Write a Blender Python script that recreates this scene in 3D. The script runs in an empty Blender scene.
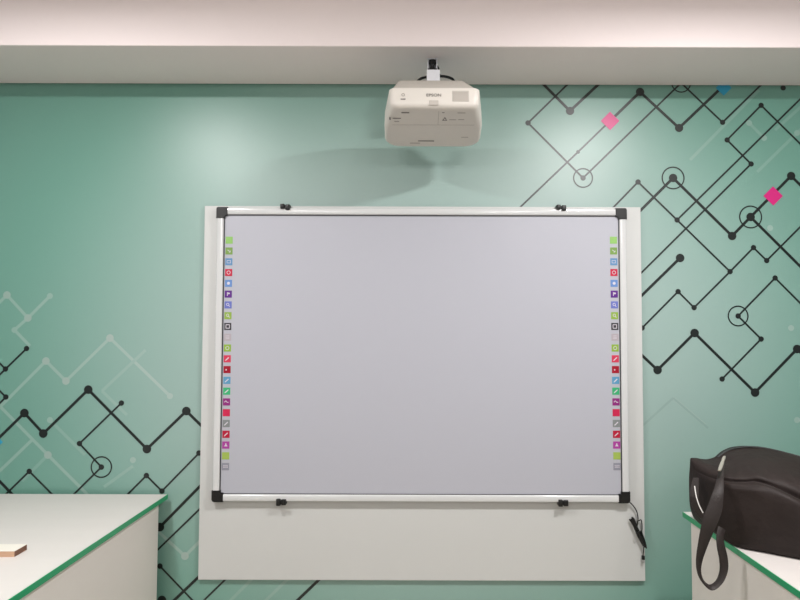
import bpy, bmesh, math, random
from mathutils import Vector, Matrix, Euler
random.seed(7)
scene = bpy.context.scene
COL = scene.collection
PI = math.pi

# ------------------------------------------------------------------ camera
F, PPX = 650.0, 416.0
CAMZ = 1.5
WALL = 2.75                                   # wall plane, metres in front of the camera
cam_d = bpy.data.cameras.new('camera')
cam = bpy.data.objects.new('camera', cam_d); COL.objects.link(cam)
cam_d.sensor_width = 36.0; cam_d.sensor_fit = 'HORIZONTAL'
cam_d.lens = 36.0 * F / 800.0
cam_d.shift_x = -(PPX - 400) / 800.0
cam_d.clip_start = 0.05
PITCH = math.atan(30.0 / F); ROLL = math.radians(0.17)
R = Matrix.Rotation(PI/2 + PITCH, 3, 'X') @ Matrix.Rotation(ROLL, 3, 'Z')
cam.matrix_world = Matrix.Translation((0, 0, CAMZ)) @ R.to_4x4()
scene.camera = cam

def ray(px, py):
    return R @ Vector(((px - PPX) / F, (300 - py) / F, -1.0))
def at(px, py, y):                            # photo point -> world point on the plane Y = y
    r = ray(px, py); t = y / r.y
    return Vector((r.x * t, y, CAMZ + r.z * t))
def on(px, py, z):                            # photo point -> world point on the plane Z = z
    r = ray(px, py); t = (z - CAMZ) / r.z
    return Vector((r.x * t, r.y * t, z))

# ------------------------------------------------------------------ materials
def lin(c):
    return tuple(((v/255.0)/12.92 if v/255.0 <= .04045 else ((v/255.0+.055)/1.055)**2.4) for v in c) + (1.0,)
def mat(name, rgb, rough=.5, spec=.5, metal=0.0, noise=0.0, nscale=8.0, bump=0.0, bscale=60.0, stretch=None, coat=0.0):
    m = bpy.data.materials.new(name); m.use_nodes = True
    nt = m.node_tree; b = nt.nodes['Principled BSDF']
    b.inputs['Base Color'].default_value = lin(rgb)
    b.inputs['Roughness'].default_value = rough
    b.inputs['Specular IOR Level'].default_value = spec
    b.inputs['Metallic'].default_value = metal
    b.inputs['Coat Weight'].default_value = coat
    tc = nt.nodes.new('ShaderNodeTexCoord')
    src = tc.outputs['Object']
    if stretch:
        mp = nt.nodes.new('ShaderNodeMapping'); mp.inputs['Scale'].default_value = stretch
        nt.links.new(src, mp.inputs['Vector']); src = mp.outputs['Vector']
    if noise:
        n = nt.nodes.new('ShaderNodeTexNoise'); n.inputs['Scale'].default_value = nscale; n.inputs['Detail'].default_value = 5
        nt.links.new(src, n.inputs['Vector'])
        mx = nt.nodes.new('ShaderNodeMix'); mx.data_type = 'RGBA'
        c = lin(rgb)
        mx.inputs['A'].default_value = tuple(v*(1-noise) for v in c[:3]) + (1,)
        mx.inputs['B'].default_value = tuple(min(1, v*(1+noise)) for v in c[:3]) + (1,)
        nt.links.new(n.outputs['Fac'], mx.inputs['Factor'])
        nt.links.new(mx.outputs['Result'], b.inputs['Base Color'])
    if bump:
        n2 = nt.nodes.new('ShaderNodeTexNoise'); n2.inputs['Scale'].default_value = bscale; n2.inputs['Detail'].default_value = 4
        nt.links.new(src, n2.inputs['Vector'])
        bp = nt.nodes.new('ShaderNodeBump'); bp.inputs['Strength'].default_value = bump; bp.inputs['Distance'].default_value = .01
        nt.links.new(n2.outputs['Fac'], bp.inputs['Height'])
        nt.links.new(bp.outputs['Normal'], b.inputs['Normal'])
    return m

WR, WS = .39, .65
M = dict(
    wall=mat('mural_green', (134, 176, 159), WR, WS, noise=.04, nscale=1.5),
    ink=mat('mural_black', (7, 18, 16), WR, WS),
    inkgrey=mat('mural_grey_ring', (60, 78, 74), WR, WS),
    white=mat('mural_pale_line', (206, 204, 200), WR, WS, noise=.02),
    pale=mat('mural_faint_line', (206, 206, 202), WR, WS, noise=.02),
    shade=mat('mural_faint_dark_line', (60, 80, 74), WR, WS, noise=.02),
    pinkdot=mat('mural_pale_dot', (212, 196, 196), WR, WS, noise=.02),
    pink=mat('mural_pink', (205, 30, 120), WR, WS),
    cyan=mat('mural_cyan', (30, 150, 185), WR, WS),
    paint=mat('beam_paint', (250, 238, 237), .7, .3, noise=.015, nscale=3, bump=.05),
    ceil=mat('ceiling_paint', (235, 232, 228), .8, .2, noise=.01),
    floor=mat('floor_tile', (178, 168, 152), .4, .5, noise=.08, nscale=4),
    panel=mat('panel_laminate', (198, 199, 197), .42, .5, noise=.02, nscale=2.0),
    paneledge=mat('panel_edge', (120, 122, 118), .6),
    board=mat('board_surface', (176, 177, 186), .45, .4, noise=.008, nscale=3),
    frame=mat('frame_aluminium', (206, 207, 207), .13, .5),
    black=mat('black_plastic', (18, 18, 18), .45, .4),
    gasket=mat('dark_gasket', (52, 52, 54), .5),
    pbody=mat('projector_plastic', (218, 212, 204), .45, .45, bump=.03, bscale=300),
    pcap=mat('projector_cover', (180, 174, 166), .55, .4),
    pgrey=mat('projector_grey_plastic', (190, 183, 175), .5),
    pmark=mat('projector_print', (112, 106, 101), .6),
    pmark2=mat('projector_faint_print', (150, 142, 134), .6),
    desk=mat('desk_laminate', (208, 202, 198), .4, .5, noise=.035, nscale=3.0, stretch=(1.0, 5.0, 1.0)),
    deskside=mat('desk_side_laminate', (226, 220, 214), .5, .4, noise=.02, nscale=2),
    green=mat('green_edging', (18, 152, 98), .35, .5),
    bag=mat('bag_leather', (39, 31, 29), .62, .25, noise=.25, nscale=9, bump=.5, bscale=16),
    strap=mat('bag_strap', (40, 33, 31), .55, .4, noise=.2, nscale=20, bump=.2, bscale=250),
    lining=mat('bag_white_piping', (215, 212, 208), .5),
    zinc=mat('zip_metal', (190, 182, 172), .35, .5, metal=.7),
    wood=mat('bare_wood', (200, 162, 134), .6, .3, noise=.2, nscale=18, stretch=(1, 8, 8)),
    woodend=mat('wood_end_grain', (118, 86, 70), .7, .2, noise=.25, nscale=60),
    lam=mat('white_laminate', (226, 220, 210), .45),
    mountw=mat('white_metal', (236, 236, 240), .35, .5),
    silver=mat('plug_metal', (190, 190, 190), .3, .5, metal=.8),
)
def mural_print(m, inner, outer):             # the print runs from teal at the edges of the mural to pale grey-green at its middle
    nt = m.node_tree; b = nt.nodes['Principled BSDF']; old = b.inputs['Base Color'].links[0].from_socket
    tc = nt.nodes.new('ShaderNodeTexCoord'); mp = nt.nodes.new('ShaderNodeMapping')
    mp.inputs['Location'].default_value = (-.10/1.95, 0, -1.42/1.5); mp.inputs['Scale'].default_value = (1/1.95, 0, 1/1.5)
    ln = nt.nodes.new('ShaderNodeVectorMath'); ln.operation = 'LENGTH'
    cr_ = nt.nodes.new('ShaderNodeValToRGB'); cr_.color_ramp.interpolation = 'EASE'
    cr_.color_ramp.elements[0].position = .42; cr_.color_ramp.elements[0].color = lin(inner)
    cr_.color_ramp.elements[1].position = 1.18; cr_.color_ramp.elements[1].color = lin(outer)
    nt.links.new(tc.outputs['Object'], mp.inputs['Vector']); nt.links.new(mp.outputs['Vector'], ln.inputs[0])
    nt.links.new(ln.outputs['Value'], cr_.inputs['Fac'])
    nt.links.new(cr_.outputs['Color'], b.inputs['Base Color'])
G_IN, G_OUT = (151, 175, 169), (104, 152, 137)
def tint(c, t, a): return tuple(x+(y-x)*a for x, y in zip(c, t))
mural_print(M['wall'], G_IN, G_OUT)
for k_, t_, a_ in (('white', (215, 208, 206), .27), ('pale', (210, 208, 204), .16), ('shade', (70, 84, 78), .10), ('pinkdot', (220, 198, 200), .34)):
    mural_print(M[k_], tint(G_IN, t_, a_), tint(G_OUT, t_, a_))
def icon_mat(i, rgb): return mat('icon_ink_%d' % i, rgb, .5, .3)

# ------------------------------------------------------------------ mesh helpers
def link(name, bm, mats, parent=None, smooth=None, loc=None):
    me = bpy.data.meshes.new(name); bm.normal_update(); bm.to_mesh(me); bm.free()
    for m in (mats if isinstance(mats, (list, tuple)) else [mats]): me.materials.append(m)
    if smooth is not None:
        for p in me.polygons: p.use_smooth = True
        me.set_sharp_from_angle(angle=math.radians(smooth))
    o = bpy.data.objects.new(name, me); COL.objects.link(o)
    if parent: o.parent = parent
    if loc: o.location = loc
    return o
def tag(o, label=None, cat=None, group=None, kind=None):
    for k, v in (('label', label), ('category', cat), ('group', group), ('kind', kind)):
        if v: o[k] = v
    return o
def empty(name, loc, rot=(0, 0, 0)):
    o = bpy.data.objects.new(name, None); COL.objects.link(o)
    o.location = loc; o.rotation_euler = rot; o.empty_display_size = .05
    return o
def box(bm, x0, x1, y0, y1, z0, z1, bev=0.0, mi=0, seg=2):
    t = bmesh.new()
    vs = [t.verts.new((x, y, z)) for x in (x0, x1) for y in (y0, y1) for z in (z0, z1)]
    for f in ((0,1,3,2), (4,6,7,5), (0,4,5,1), (2,3,7,6), (0,2,6,4), (1,5,7,3)):
        t.faces.new([vs[i] for i in f])
    bmesh.ops.recalc_face_normals(t, faces=t.faces)
    if bev: bmesh.ops.bevel(t, geom=t.edges[:], offset=bev, segments=seg, profile=.5, affect='EDGES')
    for f in t.faces: f.material_index = mi
    me = bpy.data.meshes.new('tmp'); t.to_mesh(me); t.free(); bm.from_mesh(me); bpy.data.meshes.remove(me)
    return bm
def poly(bm, pts, mi=0):
    f = bm.faces.new([bm.verts.new(p) for p in pts]); f.material_index = mi
    return f
def prism(bm, pts, vec, mi=0):                # extrude an outline along vec
    vec = Vector(vec); a = [bm.verts.new(p) for p in pts]; b = [bm.verts.new(Vector(p)+vec) for p in pts]
    fs = [bm.faces.new(a), bm.faces.new(b[::-1])]
    n = len(a)
    for i in range(n): fs.append(bm.faces.new((a[i], b[i], b[(i+1) % n], a[(i+1) % n])))
    for f in fs: f.material_index = mi
    bmesh.ops.recalc_face_normals(bm, faces=fs)
def loft(bm, rings, mi=0, caps=True):
    vr = [[bm.verts.new(p) for p in r] for r in rings]; fs = []
    n = len(vr[0])
    for a, b in zip(vr, vr[1:]):
        for i in range(n): fs.append(bm.faces.new((a[i], a[(i+1) % n], b[(i+1) % n], b[i])))
    if caps: fs.append(bm.faces.new(vr[0][::-1])); fs.append(bm.faces.new(vr[-1]))
    for f in fs: f.material_index = mi
    bmesh.ops.recalc_face_normals(bm, faces=fs)
def cr(pts, n=6, closed=False):               # Catmull-Rom through points
    P = [Vector(p) for p in pts]; out = []; N = len(P)
    for i in range(N if closed else N-1):
        if closed: p0, p1, p2, p3 = P[i-1], P[i], P[(i+1) % N], P[(i+2) % N]
        else: p0, p1, p2, p3 = P[max(i-1, 0)], P[i], P[i+1], P[min(i+2, N-1)]
        for k in range(n):
            t = k/n
            out.append(.5*((2*p1)+(p2-p0)*t+(2*p0-5*p1+4*p2-p3)*t*t+(3*p1-p0-3*p2+p3)*t**3))
    if not closed: out.append(P[-1].copy())
    return out
def tube(bm, pts, r, seg=8, mi=0):
    rings = []; n = len(pts); up = Vector((.13, .31, .94))
    for i, p in enumerate(pts):
        t = (pts[min(i+1, n-1)] - pts[max(i-1, 0)]).normalized()
        u = (up - t*up.dot(t)).normalized(); v = t.cross(u); up = u
        rr = r[i] if isinstance(r, (list, tuple)) else r
        rings.append([p + u*rr*math.cos(2*PI*k/seg) + v*rr*math.sin(2*PI*k/seg) for k in range(seg)])
    loft(bm, rings, mi)
def ribbon(bm, pts, wdirs, w, th, mi=0):      # flat strap: centre line, width directions
    rings = []; n = len(pts)
    for i, p in enumerate(pts):
        t = (pts[min(i+1, n-1)] - pts[max(i-1, 0)]).normalized()
        u = Vector(wdirs[i]); u = (u - t*u.dot(t)).normalized(); v = t.cross(u)
        ww = w[i] if isinstance(w, (list, tuple)) else w
        a, b = ww/2, th/2
        rings.append([p+u*a*.85+v*b, p-u*a*.85+v*b, p-u*a, p-u*a*.85-v*b, p+u*a*.85-v*b, p+u*a])
    loft(bm, rings, mi)
def text_into(bm, s, size, origin, ux, uy, mi=0, align='CENTER', stretch=1.0):
    cu = bpy.data.curves.new('txt', 'FONT'); cu.body = s; cu.size = size; cu.align_x = align; cu.align_y = 'CENTER'
    cu.resolution_u = 3; cu.offset = size*.012
    ob = bpy.data.objects.new('txt', cu); COL.objects.link(ob)
    dg = bpy.context.evaluated_depsgraph_get(); me = ob.evaluated_get(dg).to_mesh()
    o, ux, uy = Vector(origin), Vector(ux), Vector(uy)
    vs = [bm.verts.new(o + ux*v.co.x*stretch + uy*v.co.y) for v in me.vertices]
    for p in me.polygons:
        f = bm.faces.new([vs[i] for i in p.vertices]); f.material_index = mi
    bpy.data.objects.remove(ob); bpy.data.curves.remove(cu)

# ------------------------------------------------------------------ room shell
XW = 3.0; BEAM_D = at(416, 46.2, 1).z                      # slope of the beam's lower front edge
ZB = at(416, 84.6, WALL).z                                  # beam underside
YB = (ZB - CAMZ) / (at(416, 46.4, 1.0).z - CAMZ)            # beam front face
ZC = 2.74; YBACK = -3.6
MUR = []
WMATS = [M[k] for k in ('wall', 'ink', 'white', 'pale', 'pinkdot', 'pink', 'cyan', 'inkgrey', 'shade')]
WI = dict(wall=0, ink=1, white=2, pale=3, pinkdot=4, pink=5, cyan=6, inkgrey=7, shade=8)
bm = bmesh.new()
box(bm, -XW, XW, WALL, WALL+.12, 0, ZC)
PXM = WALL / F
cnt = [0]
def wp(p, layer):
    v = at(p[0], p[1], WALL); v.y = WALL - .00022*layer - .000002*cnt[0]
    return v
def zclip(v): v.z = min(v.z, ZB + .02); return v
lay = [0]
def line(pts, wpx, k, layer):
    pts = [Vector(p) for p in pts]             # lines that leave the picture run on along the wall
    for i, j in ((0, 1), (-1, -2)):
        if pts[i].x >= 839 or pts[i].x <= -39: pts[i] = pts[i] + (pts[i]-pts[j]).normalized()*110
    for a, b in zip(pts, pts[1:]):
        cnt[0] += 1
        A, B = wp(a, layer), wp(b, layer); d = (B-A).normalized(); n = Vector((-d.z, 0, d.x))*wpx*PXM/2
        poly(bm, [A-n, B-n, B+n, A+n], WI[k])
def dot(p, r, k, layer):
    c = wp(p, layer); poly(bm, [c+Vector((math.cos(t), 0, math.sin(t)))*r*PXM for t in [2*PI*i/20 for i in range(20)]], WI[k])
def ring(p, r, w, k, layer):
    c = wp(p, layer); N = 36
    def q(rad, i): return c+Vector((math.cos(2*PI*i/N), 0, math.sin(2*PI*i/N)))*rad*PXM
    for i in range(N): poly(bm, [q(r-w/2, i), q(r+w/2, i), q(r+w/2, i+1), q(r-w/2, i+1)], WI[k])
def diamond(p, r, k):
    c = wp(p, 6); poly(bm, [c+Vector(v)*r*PXM for v in ((1,0,0), (0,0,1), (-1,0,0), (0,0,-1))], WI[k])
TH, TN = 2.8, 1.8
# dark lines of the mural, thick then thin
for pts in ([(541,82),(570,111),(601,82)],
            [(640,92),(679,128),(719,90)],
            [(640,92),(607,124)],
            [(630,221),(673,178),(732,236),(750.5,217),(791,176),(840,224)],
            [(750.5,217),(840,306)],
            [(680,258),(630,307)],
            [(630,344),(657.5,370),(694.5,333),(755,392.5),(797,349),(850,401)],
            [(-40,476),(24.5,413),(43.4,433.5),(88.4,389.6),(147,449),(186.4,411),(214,438)],
            [(160,527),(210,476)],
            [(162,612),(210,566)],
            [(280,617),(327,572)],
            [(-40,440),(14,496)]): line(pts, TH, 'ink', 3)
for pts in ([(570,82),(528,123),(583,178),(681,83),(722.5,122.4),(765,81)],
            [(610,121),(578,152),(512,215)],
            [(605,216),(638,182),(677,220),(730,271.6),(753.4,247.6),(766.6,260.6),(840,187)],
            [(730,271.6),(694,307.6),(678,291.6),(642,328),(634,336)],
            [(677,220),(840,58+2)],
            [(630,284),(751,164),(727,140),(761,105.4),(840,183)],
            [(722,379),(761,339),(738,316),(775,278),(840,343)],
            [(121.5,403),(79.6,443.5),(101.5,467),(60,508)],
            [(-40,323),(5.6,369),(26.7,348.5)], [(5.6,369),(-40,414)],
            [(-40,351),(6,397),(-40,443)],
            [(0,500),(29.4,471.3),(60,502)],
            [(110,512),(146.5,475.5),(162,491),(205,447)],
            [(140,567),(210,499)],
            [(160,566),(200,608)],
            [(190,614),(235,570)]): line(pts, TN, 'ink', 4)
for p in ((570,111),(679,128)): dot(p, 4.2, 'ink', 5)
for p in ((640,92),(673,178),(732,236),(750.5,217),(791,176),(680,258),(657.5,370),(694.5,333),(755,392.5),(797,349),
          (24.5,413),(43.4,433.5),(88.4,389.6),(147,449),(186.4,411),(160,527),(162,600)): dot(p, 4.3, 'ink', 5)
for p in ((528,123),(583,178),(722.5,122.4),(638,182),(677,220),(730,271.6),(753.4,247.6),(766.6,260.6),(694,307.6),(678,291.6),
          (642,328),(751,164),(727,140),(761,105.4),(722,379),(761,339),(738,316),(775,278),(783,88),(121.5,403),(79.6,443.5),
          (101.5,467),(5.6,369),(26.7,348.5),(6,397),(29.4,471.3),(146.5,475.5),(162,491),(199,453),(160,566),(578,152)):
    dot(p, 1.9 if p == (578,152) else 2.7, 'ink', 5)
for p, r in (((583,178),9.5),((673,178),11),((750.5,217),11),((738,316),9.8),((101.5,467),10),((681,83),9.5)): ring(p, r, 1.3, 'ink', 5)
diamond((610,121), 9.5, 'pink'); diamond((773,196), 9.8, 'pink'); diamond((723.5,88), 8, 'cyan'); diamond((-3,442), 6, 'cyan')
# pale lines
for pts in ([(-40,342),(7,295),(28,318),(50,296)], [(28,318),(14.5,330),(30,346)], [(-20,427),(46,361),(66,381),(110,338),(170,396)],
            [(-20,386),(48,455),(92,499)], [(48,455),(22,481)], [(-20,490),(32,440)], [(759,90),(690,160)],
            [(840,72),(775,130)], [(749,123),(764,138)], [(840,92),(797,133),(757,172)],
            [(150,524),(185,556),(206,535)], [(256,575),(225,606)], [(292,575),(260,606)],
            [(145.7,350),(102,391),(127,415)], [(133,466),(104,487)], [(50,420),(85,455)], [(705,425),(673,398)]):
    k = 'white' if pts[0][0] < 30 or pts[0][0] == 150 else 'pale'
    line(pts, 3.0, k, 1)
line([(640,428),(673,398),(708,428)], 2.2, 'shade', 2)
for p in ((7,295),(28,318),(46,361),(66,381),(110,338),(48,455),(185,556)): dot(p, 3.8, 'pinkdot', 2)
for p in ((50,296),(14.5,330),(133,460),(170,396),(749,123),(764,138),(797,133),(770,228),(791,328),(50,420),(740,470),(797,420)): dot(p, 3.0, 'white', 2)
tag(link('wall_back', bm, WMATS), kind='structure')

bm = bmesh.new(); box(bm, -XW, XW, YB, WALL, ZB, ZC, .004)
tag(link('trim_1', bm, M['paint']), 'pale painted beam across the top of the wall', kind='structure')
bm = bmesh.new(); box(bm, -XW, XW, YBACK, WALL+.12, -.1, 0); tag(link('floor', bm, M['floor']), kind='structure')
bm = bmesh.new(); box(bm, -XW, XW, YBACK, WALL+.12, ZC, ZC+.1); tag(link('ceiling', bm, M['ceil']), kind='structure')

# ------------------------------------------------------------------ backing panel
PT = .016
a, b, c, d = at(204.8, 206, WALL-PT), at(641, 207, WALL-PT), at(645, 581, WALL-PT), at(198, 580, WALL-PT)
px0, px1 = (a.x+d.x)/2, (b.x+c.x)/2; pz1, pz0 = (a.z+b.z)/2, (c.z+d.z)/2
bp = bmesh.new(); box(bp, px0, px1, WALL-PT, WALL-.0013, pz0, pz1, .0015)
for f in bp.faces:
    if abs(f.normal.y) < .3: f.material_index = 1
backing = tag(link('backing_panel', bp, [M['panel'], M['paneledge']]), 'large white flat panel fixed to the green wall behind the whiteboard', 'panel')

# ------------------------------------------------------------------ interactive whiteboard
YF = WALL - PT - .028                        # front of the frame
a, b, c, d = at(217, 208, YF), at(625.3, 208.5, YF), at(630.4, 502, YF), at(212.3, 502, YF)
X0, X1 = (a.x+d.x)/2, (b.x+c.x)/2; Z1, Z0 = (a.z+b.z)/2, (c.z+d.z)/2
WB = empty('interactive_whiteboard', ((X0+X1)/2, WALL-PT, Z0))
tag(WB, 'wide interactive whiteboard in a white frame with black corners and coloured icon columns', 'whiteboard')
OFF = Vector(WB.location)
def wbpart(name, bmx, mats, smooth=None, parent=None, label=None):
    for v in bmx.verts: v.co -= OFF
    o = link(name, bmx, mats, parent or WB, smooth)
    if label: o['label'] = label
    return o
FW = .028; YS = YF + .008; YR = WALL - PT - .004
bm = bmesh.new(); box(bm, X0+FW*.6, X1-FW*.6, YS, YR, Z0+FW*.6, Z1-FW*.6); wbpart('writing_surface', bm, M['board'])
def rail(axis, lo, hi, e0, e1):
    bmx = bmesh.new()
    # rounded front profile swept along the rail
    prof = [(e0, YR), (e0, YF+.004), (e0+.0015*(1 if e1 > e0 else -1), YF+.001), (e0+.004*(1 if e1 > e0 else -1), YF), (e1-.006*(1 if e1 > e0 else -1), YF),
            (e1-.002*(1 if e1 > e0 else -1), YF+.0015), (e1, YF+.005), (e1, YR)]
    pts = [(lo, y, e) if axis == 'x' else (e, y, lo) for e, y in prof]
    prism(bmx, pts, (hi-lo, 0, 0) if axis == 'x' else (0, 0, hi-lo))
    return bmx
wbpart('frame_rail', rail('x', X0+.03, X1-.03, Z1, Z1-FW), M['frame'], 40)
wbpart('frame_rail', rail('x', X0+.03, X1-.03, Z0, Z0+FW), M['frame'], 40)
wbpart('frame_rail', rail('z', Z0+.03, Z1-.03, X0, X0+FW*1.0), M['frame'], 40)
wbpart('frame_rail', rail('z', Z0+.03, Z1-.03, X1, X1-FW*1.0), M['frame'], 40)
bm = bmesh.new(); g = .0036; xa, xb = X0+FW*1.0, X1-FW*1.0; za, zb = Z0+FW, Z1-FW
yg0, yg1 = YF+.004, YS+.002
box(bm, xa, xa+g, yg0, yg1, za, zb); box(bm, xb-g, xb, yg0, yg1, za, zb)
box(bm, xa+g, xb-g, yg0, yg1, zb-g, zb); box(bm, xa+g, xb-g, yg0+.002, yg1, za, za+g*.8)
wbpart('inner_gasket', bm, M['gasket'])
for sx, sz in ((0,1), (1,1), (0,0), (1,0)):
    x0 = X0-.003 if sx == 0 else X1+.003; s = 1 if sx == 0 else -1
    z0 = Z1+.003 if sz else Z0-.003; t = -1 if sz else 1
    L, w = .047, .037
    out = [(0, .008), (.002, .002), (.008, 0), (L, 0), (L, w-.002), (L-.008, w), (w, L-.008), (w-.002, L), (0, L)]
    if sz == 0: out = [(0, .01), (.003, .003), (.01, 0), (L, 0), (L, w), (w, w), (w, L), (0, L)]
    bm = bmesh.new(); prism(bm, [(x0+s*u, YF-.003, z0+t*v) for u, v in out], (0, YR-YF+.003, 0))
    bmesh.ops.bevel(bm, geom=[e for e in bm.edges if all(abs(v.co.y-(YF-.003)) < 1e-5 for v in e.verts)], offset=.002, segments=2, affect='EDGES')
    wbpart('corner_cap', bm, M['black'], 35)
for px, py, top in ((285, 207.2, 1), (561.5, 207.2, 1), (281, 502.5, 0), (563.5, 502.5, 0)):
    p = at(px, py, YF-.006); z = Z1 if top else Z0; s = 1 if top else -1
    bm = bmesh.new(); hw = .020
    # hook that wraps the rail: two jaws with a groove and a screw boss
    box(bm, p.x-hw, p.x-.003, YF-.010, YR, z-.004 if top else z-.016, z+.016 if top else z+.012, .003)
    box(bm, p.x+.001, p.x+hw, YF-.008, YR, z-.009 if top else z-.014, z+.014 if top else z+.010, .003)
    box(bm, p.x-hw*.8, p.x+hw*.8, YF-.003, YR, z-.002 if top else z-.010, z+.009 if top else z+.008, .002)
    wbpart('mounting_clip', bm, M['black'], 35)

ICON = [('light green', (150,200,110), 'none'), ('olive green', (128,165,85), 'arrow'), ('blue', (105,150,195), 'rect'), ('red', (205,35,70), 'ring'),
        ('blue', (110,148,208), 'dot'), ('purple', (98,40,140), 'flag'), ('violet blue', (112,122,198), 'lens'), ('green', (150,182,78), 'lens'),
        ('dark grey', (62,60,64), 'square'), ('pale grey', (186,176,182), 'lines'), ('green', (148,184,66), 'ring'), ('pink red', (220,62,92), 'pen'),
        ('dark red', (165,12,40), 'smalldot'), ('blue', (95,160,198), 'pen'), ('sea green', (62,182,122), 'pen'), ('purple red', (150,42,128), 'zigzag'),
        ('red', (210,38,82), 'none'), ('grey', (138,144,144), 'pen'), ('red', (192,22,58), 'pen'), ('magenta', (178,66,162), 'bell'),
        ('lime green', (168,194,92), 'none'), ('grey', (150,150,162), 'keys')]
GL = mat('icon_glyph', (205, 200, 208), .5, .3)
IM = [icon_mat(i, tuple(min(255, int(v*.93)) for v in c)) for i, (_, c, _) in enumerate(ICON)]
for col in (0, 1):
    for i, (cn, _, gl) in enumerate(ICON):
        t = i/21.0
        py = 240.2 + t*226.4
        px = (229.2-3.7*t) if col == 0 else (613.4+3.6*t)
        c = at(px, py, YS); S = 3.55*YS/F
        bm = bmesh.new(); box(bm, c.x-S, c.x+S, YS-.0008, YS, c.z-S, c.z+S)
        y = YS-.0011
        def Q(pts): poly(bm, [(c.x+u*S, y, c.z+v*S) for u, v in pts], 1)
        def bar(x0, y0, x1, y1, w):
            dx, dy = x1-x0, y1-y0; l = math.hypot(dx, dy); nx, ny = -dy/l*w/2, dx/l*w/2
            Q([(x0-nx, y0-ny), (x1-nx, y1-ny), (x1+nx, y1+ny), (x0+nx, y0+ny)])
        def disc(u, v, r, n=12): Q([(u+r*math.cos(2*PI*k/n), v+r*math.sin(2*PI*k/n)) for k in range(n)])
        def hoop(u, v, r, w, n=14):
            for k in range(n):
                a0, a1 = 2*PI*k/n, 2*PI*(k+1)/n
                Q([(u+(r-w)*math.cos(a0), v+(r-w)*math.sin(a0)), (u+r*math.cos(a0), v+r*math.sin(a0)), (u+r*math.cos(a1), v+r*math.sin(a1)), (u+(r-w)*math.cos(a1), v+(r-w)*math.sin(a1))])
        if gl == 'arrow': bar(-.4, .3, .4, -.3, .16); bar(.4, -.3, .0, -.35, .14); bar(.4, -.3, .4, .1, .14)
        elif gl == 'rect': bar(-.5, .35, .5, .35, .12); bar(-.5, -.35, .5, -.35, .12); bar(-.5, -.4, -.5, .4, .12); bar(.5, -.4, .5, .4, .12)
        elif gl == 'ring': hoop(0, 0, .55, .16)
        elif gl == 'dot': disc(0, 0, .42)
        elif gl == 'flag': bar(-.25, -.5, -.25, .55, .2); Q([(-.2, .5), (.45, .35), (.4, 0), (-.2, -.05)])
        elif gl == 'lens': hoop(-.1, .12, .42, .16); bar(.15, -.15, .5, -.5, .2)
        elif gl == 'square': bar(-.55, .5, .55, .5, .2); bar(-.55, -.5, .55, -.5, .2); bar(-.5, -.5, -.5, .5, .2); bar(.5, -.5, .5, .5, .2)
        elif gl == 'lines':
            for k in (-.4, 0, .4): bar(-.5, k, .5, k, .13)
        elif gl == 'pen': bar(-.45, -.45, .45, .4, .28); Q([(-.6, -.6), (-.35, -.5), (-.5, -.35)])
        elif gl == 'smalldot': disc(-.25, -.05, .22)
        elif gl == 'zigzag': bar(-.6, -.1, -.2, .35, .2); bar(-.2, .35, .15, -.1, .2); bar(.15, -.1, .6, -.1, .2)
        elif gl == 'bell': Q([(-.5, -.35), (.5, -.35), (.2, .1), (.15, .5), (-.15, .5), (-.2, .1)])
        elif gl == 'keys':
            bar(-.7, .35, .7, .35, .14)
            for k in (-.5, -.15, .2, .55): bar(k, -.3, k, .05, .2)
        wbpart('icon_tile', bm, [IM[i], GL], label='small %s square icon' % cn)

# ------------------------------------------------------------------ USB lead hanging from the lower right corner
yk = WALL - PT - .012
lead = empty('usb_cable', at(640, 530, yk)); tag(lead, 'thin black cable tied in a bundle below the lower right corner of the whiteboard', 'cable')
LO = Vector(lead.location)
def leadpart(name, bmx, m, label=None):
    for v in bmx.verts: v.co -= LO
    o = link(name, bmx, m, lead, 60)
    if label: o['label'] = label
def P(px, py, dy=0): return at(px, py, yk - dy)
bm = bmesh.new()
tube(bm, cr([P(629.5, 502), P(633, 505.5), P(636.5, 511), P(638, 519), P(637, 528), P(640, 538)]), .0024)
tube(bm, cr([P(638.5, 521), P(641, 520), P(642, 526), P(641.5, 533), P(639, 538)]), .0022)
for k in range(7):                            # the folded loops
    dx = (k-3)*.55; a = random.uniform(-1.2, 1.2); e = random.uniform(-1.5, 1.5)
    tube(bm, cr([P(631+dx+.3*k, 518+a+abs(dx), .002*k), P(634.5+dx, 525+a, .002*k+.002), P(638+dx, 533+a, .002*k), P(641.5+dx, 541+e, .002*k+.002),
                 P(645+dx*.8, 547+e, .002*k), P(644+dx*.4, 541.5+e, .0015*k), P(640+dx, 532+e, .0015*k)]), .0030)
tube(bm, cr([P(644, 546), P(643.6, 551), P(643.2, 555)]), .0022)
leadpart('cord', bm, M['black'])
bm = bmesh.new(); A, B = P(637.2, 533), P(640.4, 532)
tube(bm, cr([P(636.3, 532.6, -.004), P(636.5, 533, .018), P(640.8, 531.4, .018), P(641, 531, -.004)]), .0026)
leadpart('cable_tie', bm, M['black'])
bm = bmesh.new(); c = P(643.2, 557.5); box(bm, c.x-.006, c.x+.006, c.y-.005, c.y+.005, c.z-.009, c.z+.008, .002)
leadpart('plug_grip', bm, M['black'])
bm = bmesh.new(); c = P(643.0, 561); box(bm, c.x-.005, c.x+.005, c.y-.003, c.y+.003, c.z-.007, c.z+.006, .0006)
leadpart('plug_tip', bm, M['silver'], 'silver metal plug tip')

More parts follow.
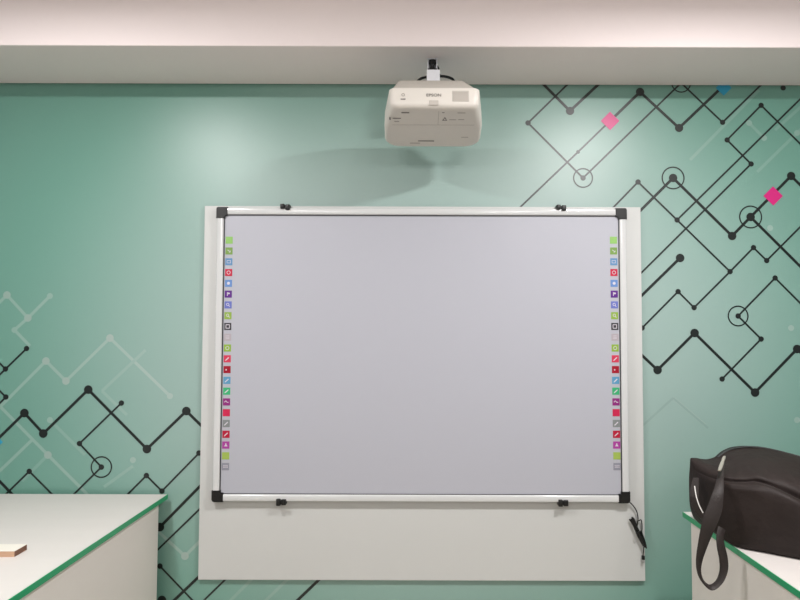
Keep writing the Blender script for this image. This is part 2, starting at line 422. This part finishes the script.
# ------------------------------------------------------------------ projector
PRX, PRY, PRZ = .062, 2.385, 2.291
proj = empty('projector', (PRX, PRY, PRZ), (math.radians(-10), 0, 0))
tag(proj, 'white projector hanging from the beam above the whiteboard', 'projector')
def outline(z, wf, wm, wb, yf, yb, rf, rb, n=6, shift=0):
    # plan outline: narrower at the camera side, rounded corners
    pts = []
    for cx, cy, r, a0 in ((wf-rf, yf+rf, rf, -PI/2), (None, None, None, None), (wb-rb, yb-rb, rb, 0)):
        if cx is None: pts.append((wm, (yf+yb)*.5*.4)); continue
        for k in range(n+1):
            a = a0 + PI/2*k/n; pts.append((cx+r*math.cos(a), cy+r*math.sin(a)))
    full = [(x, y) for x, y in pts] + [(-x, y) for x, y in pts[::-1]]
    return [Vector((x+shift, y, z)) for x, y in full]
bm = bmesh.new()
loft(bm, [outline(-.046, .122, .154, .158, -.126, .138, .022, .05),
          outline(-.0452, .136, .166, .168, -.138, .148, .024, .052),
          outline(-.042, .147, .174, .176, -.147, .155, .024, .054),
          outline(-.037, .153, .178, .181, -.152, .159, .024, .055),
          outline(-.030, .157, .181, .184, -.155, .161, .024, .055),
          outline(.022, .160, .180, .180, -.155, .161, .020, .055),
          outline(.028, .159, .178, .178, -.154, .160, .020, .055),
          outline(.031, .156, .175, .175, -.151, .157, .020, .055)])
link('body', bm, M['pbody'], proj, 30)
bm = bmesh.new()
loft(bm, [outline(.030, .153, .170, .170, -.149, .15, .02, .05),
          outline(.036, .148, .166, .166, -.147, .148, .02, .05, shift=-.001),
          outline(.078, .122, .145, .145, -.121, .12, .02, .05, shift=-.010),
          outline(.083, .110, .130, .130, -.112, .11, .02, .05, shift=-.012)])
link('top_cover', bm, M['pcap'], proj, 30)['label'] = 'beige top cover'
SC = 2.23/F
def fx(px): return (px-435.8)*SC
def fz(py): return (95.5-py)*SC - .001
yfm = -.1553
bm = bmesh.new(); text_into(bm, 'EPSON', .0155, (fx(435.2), yfm-.0006, fz(95.2)), (1,0,0), (0,0,1), stretch=1.12)
link('logo_lettering', bm, M['pmark'], proj)['label'] = 'grey EPSON lettering'
bm = bmesh.new()
x0, x1, z0, z1 = fx(454), fx(471), fz(102), fz(90)
box(bm, x0, x1, yfm-.0012, yfm+.002, z0, z1, .001)
for k in range(8): box(bm, x0+.004, x1-.004, yfm-.0022, yfm, z0+.003+k*(z1-z0-.006)/8, z0+.003+(k+.55)*(z1-z0-.006)/8)
link('vent_grille', bm, M['pgrey'], proj)['label'] = 'light grey square vent grille'
bm = bmesh.new(); box(bm, fx(430.5), fx(440), yfm-.001, yfm+.002, fz(106), fz(100.8), .001)
link('remote_receiver', bm, M['pgrey'], proj)['label'] = 'small grey receiver window'
bm = bmesh.new()
box(bm, fx(401.5), fx(406.5), yfm-.0007, yfm, fz(100.2), fz(99), 0)
link('model_lettering', bm, M['pmark'], proj)
bm = bmesh.new()                               # small round emblem above it
cx, cz = fx(404), fz(94.8)
for k in range(12):
    a0, a1 = 2*PI*k/12, 2*PI*(k+1)/12
    poly(bm, [(cx+.004*math.cos(a0), yfm-.0006, cz+.004*math.sin(a0)), (cx+.006*math.cos(a0), yfm-.0006, cz+.006*math.sin(a0)),
              (cx+.006*math.cos(a1), yfm-.0006, cz+.006*math.sin(a1)), (cx+.004*math.cos(a1), yfm-.0006, cz+.004*math.sin(a1))])
link('emblem', bm, M['pmark2'], proj)
# print and seams on the underside (flipped lid of the ceiling mounted projector)
zu = -.0464
def uy(py): return -.148 + (py-106)/(147-106)*.29
def ux(px, py): return (px-432.5)*(2.25+.3*(py-106)/41)/F
def mark(name, tris, m):
    bmx = bmesh.new()
    for q in tris: poly(bmx, q)
    bmesh.ops.recalc_face_normals(bmx, faces=bmx.faces)
    for f in bmx.faces:
        if f.normal.z > 0: f.normal_flip()
    link(name, bmx, m, proj)
def ub(x0, x1, y0, y1, mi=0):
    mark('printed_line', [[(ux(x0, y0), uy(y1), zu), (ux(x1, y0), uy(y1), zu), (ux(x1, y0), uy(y0), zu), (ux(x0, y0), uy(y0), zu)]], M['pmark2'] if mi else M['pmark'])
ub(399.5, 407.5, 109.7, 110.8); ub(418, 434, 140.4, 141.6)
ub(391, 399.5, 115.6, 116.4); ub(393, 398, 118.9, 119.6, 1); ub(387.5, 389, 114.8, 117.5); ub(440.5, 443, 109.6, 110.5, 1)
ub(448, 455, 117.0, 117.6, 1); ub(457, 463, 116.8, 117.4, 1); ub(456, 464, 110.0, 110.6, 1); ub(461, 468, 136.2, 136.8, 1); ub(410, 420, 143.2, 144.0, 1)
c = (ux(443.5, 117), uy(117)); sx_, sy_ = .011, .018
tri = []
for k in range(3):                             # warning triangle outline
    a0, a1 = -PI/2+2*PI*k/3, -PI/2+2*PI*(k+1)/3
    tri.append([(c[0]+sx_*r*math.cos(t), c[1]+sy_*r*math.sin(t), zu) for r, t in ((1, a0), (1, a1), (.5, a1), (.5, a0))])
mark('warning_triangle', tri, M['pmark'])
bm = bmesh.new()
box(bm, -.150, .150, -.029, -.0278, zu, zu+.002); box(bm, ux(437, 122)-.0005, ux(437, 122)+.0005, -.128, -.029, zu, zu+.002)
link('lid_seam', bm, M['pmark2'], proj)
bm = bmesh.new()                               # lens window on the wall side
box(bm, -.07, .07, .150, .1600, -.025, .02, .004); link('lens_window', bm, M['black'], proj)

# mount between beam and projector
my_ = 2.49; mx_ = at(432.4, 66, my_).x
mount = empty('projector_mount', (mx_, my_, ZB)); tag(mount, 'short white bracket with a black joint fixed under the beam, holding the projector', 'mount')
bm = bmesh.new(); box(bm, -.019, .019, -.014, .022, -.004, 0, .001)
box(bm, -.019, -.0155, -.004, .02, -.046, -.004, .001); box(bm, .0155, .019, -.004, .02, -.046, -.004, .001); box(bm, -.019, .019, .017, .02, -.046, -.004, .0008)
link('ceiling_plate', bm, M['mountw'], mount)
bm = bmesh.new()
def lathe(bmx, prof, cx=0, cy=0, n=20): loft(bmx, [[Vector((cx+r*math.cos(2*PI*k/n), cy+r*math.sin(2*PI*k/n), z)) for k in range(n)] for r, z in prof])
lathe(bm, [(.008, -.002), (.0135, -.004), (.014, -.017), (.009, -.021), (.0075, -.029), (.009, -.033), (.010, -.044)])
link('ball_joint', bm, M['black'], mount, 40)
bm = bmesh.new(); box(bm, -.0185, .0185, -.014, .014, -.046, -.040, .002); link('clamp_ring', bm, M['black'], mount)
bm = bmesh.new(); box(bm, -.0225, .0285, -.018, .016, -.158, -.046, .003); link('bracket_box', bm, M['mountw'], mount)
# cables at the mount
cb = empty('projector_cable', (mx_, my_+.03, 2.45)); tag(cb, 'thick black cable lying behind the white bracket on top of the projector', 'cable')
bm = bmesh.new(); cy = 2.47
yc_ = my_ + .03
pts = [at(417, 82, yc_-.03), at(421, 78.6, yc_-.01), at(427, 77.0, yc_), at(434, 76.2, yc_), at(442, 76.2, yc_), at(448, 77.2, yc_-.005), at(452.5, 79.2, yc_-.02), at(455.5, 83, yc_-.04)]
tube(bm, cr(pts), .0052)
tube(bm, cr([at(437.2, 66, yc_-.006), at(438.6, 69, yc_-.006), at(438.2, 73, yc_-.004), at(441, 76, yc_)]), .0036)
for v in bm.verts: v.co -= Vector(cb.location)
link('cord', bm, M['black'], cb, 60)

# ------------------------------------------------------------------ desks
ZT = .818; TT = .019
def desk(xe, sgn, yfar, ynear, width, over, label):
    # xe: edge towards the middle of the room; the desk extends sgn * width from it
    o = empty('desk', (xe+sgn*width/2, (yfar+ynear)/2, 0)); tag(o, label, 'desk')
    O = Vector(o.location)
    xa, xb = sorted((xe, xe+sgn*width))
    def add(name, bmx, m, par=o, lab=None):
        for v in bmx.verts: v.co -= O
        r = link(name, bmx, m, par)
        if lab: r['label'] = lab
        return r
    e = .0025
    b_ = bmesh.new(); box(b_, xa+e, xb-e, ynear+e, yfar-e, ZT-TT, ZT); top = add('desktop', b_, M['desk'])
    b_ = bmesh.new()
    box(b_, xa, xa+e, ynear, yfar, ZT-TT, ZT-.0004, .0006); box(b_, xb-e, xb, ynear, yfar, ZT-TT, ZT-.0004, .0006)
    box(b_, xa+e, xb-e, ynear, ynear+e, ZT-TT, ZT-.0004, .0006); box(b_, xa+e, xb-e, yfar-e, yfar, ZT-TT, ZT-.0004, .0006)
    add('edge_band', b_, M['green'], top, 'green edge band')
    for s in (0, 1):
        xs = xe+sgn*(over+.018*0) if s == 0 else xe+sgn*(width-over-.018)
        x0, x1 = sorted((xs, xs+sgn*.018))
        b_ = bmesh.new(); box(b_, x0, x1, ynear+.02, yfar-.02, 0, ZT-TT, .001); add('side_panel', b_, M['deskside'])
    x0, x1 = xa+over+.018, xb-over-.018
    b_ = bmesh.new(); box(b_, x0, x1, yfar-.06, yfar-.042, .08, ZT-TT, .001); add('modesty_panel', b_, M['deskside'])
    return o
pl = on(168, 494.2, ZT); desk(pl.x, -1, pl.y, 1.15,   .75, .030, 'white desk with a green edge on the left, a small wooden block on it')
pr = on(682.4, 511.7, ZT); desk(pr.x, 1, pr.y, .95, .75, .023, 'white desk with a green edge on the right, carrying the black bag')

# small wooden block on the left desk
q = on(14.0, 557.2, ZT)
wb_ = empty('wooden_block', (q.x-.05, q.y+.03, ZT), (0, 0, math.radians(1))); tag(wb_, 'small flat wooden block lying on the desk at the left', 'block')
bm = bmesh.new(); box(bm, -.05, .05, -.03, .035, 0, .0165, .0008)
for f in bm.faces:
    if f.normal.x > .8: f.material_index = 1
link('wood_core', bm, [M['wood'], M['woodend']], wb_)
bm = bmesh.new(); box(bm, -.05, .05, -.03, .035, .0165, .0175, .0003); link('laminate_face', bm, M['lam'], wb_)['label'] = 'pale laminate top face'

# ------------------------------------------------------------------ bag
bag = empty('handbag', (1.2, 2.15, ZT)); tag(bag, 'black leather bag lying on the right desk with its strap hanging over the edge', 'bag')
BO = Vector(bag.location)
# stations: X, front bottom y, front belly y, ridge y, back y, top z, bottom z, crease height
ST = [(.940, 2.232, 2.228, 2.243, 2.256, .2465, .120, .80),
      (.946, 2.205, 2.195, 2.243, 2.275, .2465, .085, .80),
      (.962, 2.160, 2.130, 2.245, 2.300, .245, .045, .82),
      (.985, 2.115, 2.075, 2.248, 2.325, .241, .018, .86),
      (1.01, 2.080, 2.045, 2.255, 2.335, .239, .003, .88),
      (1.04, 2.050, 2.020, 2.268, 2.345, .246, .001, .87),
      (1.07, 2.030, 1.995, 2.275, 2.350, .264, .001, .83),
      (1.11, 1.995, 1.965, 2.280, 2.352, .276, .001, .75),
      (1.16, 1.960, 1.935, 2.275, 2.352, .281, .001, .65),
      (1.22, 1.935, 1.912, 2.260, 2.350, .276, .001, .56),
      (1.30, 1.920, 1.900, 2.230, 2.345, .257, .001, .50),
      (1.38, 1.930, 1.910, 2.190, 2.330, .238, .001, .48),
      (1.44, 1.960, 1.945, 2.160, 2.300, .205, .006, .48),
      (1.47, 2.020, 2.010, 2.140, 2.240, .165, .02, .5)]
def section(s):
    X, yf0, yf, yr, yb, zt, zb, hc = s
    h = zt-zb; D = yr-yf; B = yb-yr
    w0 = yf0-yf; c = 1-hc
    pr_ = [(yf0+.12*D, zb), (yf0, zb+h*.03), (yf+.40*w0, zb+h*.26), (yf, zb+h*(hc-.16)), (yf+.015*D, zb+h*(hc-.07)), (yf+.09*D, zb+h*(hc-.03)), (yf+.20*D, zb+h*(hc-.035)),
           (yf+.21*D, zb+h*(hc+c*.16)), (yf+.40*D, zb+h*(hc+c*.52)), (yf+.66*D, zb+h*(hc+c*.80)), (yr-.05*D, zt), (yr+.15*B, zt), (yr+.5*B, zt-.12*h),
           (yb-.04*B, zb+h*.55), (yb, zb+h*.2), (yb-.15*B, zb), ((yf0+yb)/2, zb)]
    return [Vector((X, p.x, ZT+max(p.y, .0005))) for p in cr([(y, z, 0) for y, z in pr_], 4, True)]
rows = []
dense = cr([Vector(s[:3]) for s in ST], 4), cr([Vector(s[3:6]) for s in ST], 4), cr([Vector((s[6], s[7], 0)) for s in ST], 4)
for p, q_, w_ in zip(*dense): rows.append(section((p.x, p.y, p.z, q_.x, q_.y, q_.z, max(w_.x, .0005), w_.y)))
bm = bmesh.new(); loft(bm, rows)
from mathutils import noise as mnoise
for v in bm.verts:
    if v.co.z > ZT+.02 and v.co.x > .975:
        n = mnoise.noise(Vector((v.co.x*9, v.co.y*9, v.co.z*14))); u_ = v.co.x*.8+v.co.z*.6; n3 = mnoise.noise(Vector((u_*34+3, v.co.y*6, (v.co.z*.8-v.co.x*.6)*9)))
        v.co += Vector((.25, -1, .2))*(n*.012+n3*.006)
for v in bm.verts: v.co -= BO
link('bag_body', bm, M['bag'], bag, 75)
def bagpart(name, bmx, m, smooth=60, lab=None):
    for v in bmx.verts: v.co -= BO
    o = link(name, bmx, m, bag, smooth)
    if lab: o['label'] = lab
# strap loop: over the end of the bag and hanging down the side of the desk
cl = [at(723, 462, 2.16), at(720.5, 478, 2.075), at(718.5, 492, 2.035), at(715, 508, 2.025), at(709, 524, 2.025), at(703, 544, 2.035), at(699.3, 560, 2.04), at(699.2, 572, 2.04),
      at(703.5, 582, 2.04), at(711, 587.5, 2.04), at(719, 582, 2.04), at(723.5, 571, 2.04), at(723.5, 559, 2.04), at(721, 547, 2.04), at(720, 537, 2.045), at(722, 528, 2.055)]
wd = [(1,-.3,.3), (1,-.3,.2), (1,-.25,.15), (1,-.2,.1), (1,-.2,.1), (1,-.1,.1), (1,.2,0), (.8,.7,0), (.4,1,0.1), (.0,1,.45), (-.4,1,0.1), (-.8,.7,0), (-1,.2,0), (-1,.0,0), (-1,-.2,0), (-1,-.2,0)]
wid = [.016, .020, .030, .042, .042, .031, .024, .022, .024, .024, .024, .024, .026, .026, .026, .026]
cl2 = cr(cl, 5); wd2 = cr([Vector(w) for w in wd], 5); wi2 = [v.x for v in cr([Vector((w, 0, 0)) for w in wid], 5)]
bm = bmesh.new(); ribbon(bm, cl2, wd2, wi2, .004); bagpart('strap', bm, M['strap'], 50, 'dark brown hanging strap')
# zip tape along the ridge, slider and pull
bm = bmesh.new()
tp = cr([Vector((s[0], s[3]-.004, ZT+s[5]+.001)) for s in ST[5:12]], 4)
ribbon(bm, tp, [Vector((0, 1, 0))]*len(tp), .016, .004); bagpart('zip', bm, M['black'], 50)
bm = bmesh.new()
a_, b_2 = at(724.5, 456.5, 2.13), at(719.5, 470.5, 2.06)
ribbon(bm, [a_.lerp(b_2, k/6) for k in range(7)], [Vector((1, -.3, .3))]*7, [.008, .011, .009, .012, .012, .012, .010], .004)
bagpart('zip_pull', bm, M['zinc'], 30, 'silver zip pull')
hl = cr([at(696, 478, 2.17), at(694.8, 488, 2.15), at(694.5, 498, 2.14), at(696.5, 507, 2.135), at(700.5, 514.5, 2.13), at(706, 519.5, 2.12)], 5)
bm = bmesh.new(); ribbon(bm, hl, [Vector((.75, -.6, .25))]*len(hl), [.012+.016*math.sin(PI*min(1, .15+.9*i/len(hl))) for i in range(len(hl))], .005)
bagpart('handle_tab', bm, M['strap'], 50)
bm = bmesh.new()
tube(bm, cr([at(694.6, 486, 2.12), at(696.2, 496, 2.105), at(699, 505, 2.095), at(703, 513, 2.085)]), .0018)
bagpart('piping', bm, M['lining'], 60, 'white piping')

# ------------------------------------------------------------------ lights of the room
def lamp(x, y, z, w, kind, size, col=(1.0, .975, .968)):
    l = bpy.data.lights.new('ceiling_lamp', kind); l.energy = w; l.color = col
    if kind == 'AREA': l.shape = 'DISK'; l.size = size
    else: l.shadow_soft_size = size
    o = bpy.data.objects.new('ceiling_lamp', l); COL.objects.link(o); o.location = (x, y, z)
for y, xs, z, e, kind, sz in ((1.4, (-1.25, 1.05), 2.712, 38, 'AREA', .2), (3.6, (-1.12, 1.05), 2.69, 25, 'POINT', .1), (5.8, (-1.12, 1.05), 2.69, 44, 'POINT', .1)):
    for x in xs: lamp(x, WALL-y, z, e*(.8 if x < 0 and y < 2 else 1), kind, sz)
w = bpy.data.worlds.new('room_light'); scene.world = w; w.use_nodes = True
w.node_tree.nodes['Background'].inputs['Color'].default_value = (.95, .97, 1, 1)
w.node_tree.nodes['Background'].inputs['Strength'].default_value = .22
vs = scene.view_settings
vs.view_transform = 'Standard'; vs.look = 'None'; vs.gamma = 1; vs.use_curve_mapping = False; vs.exposure = 0.3
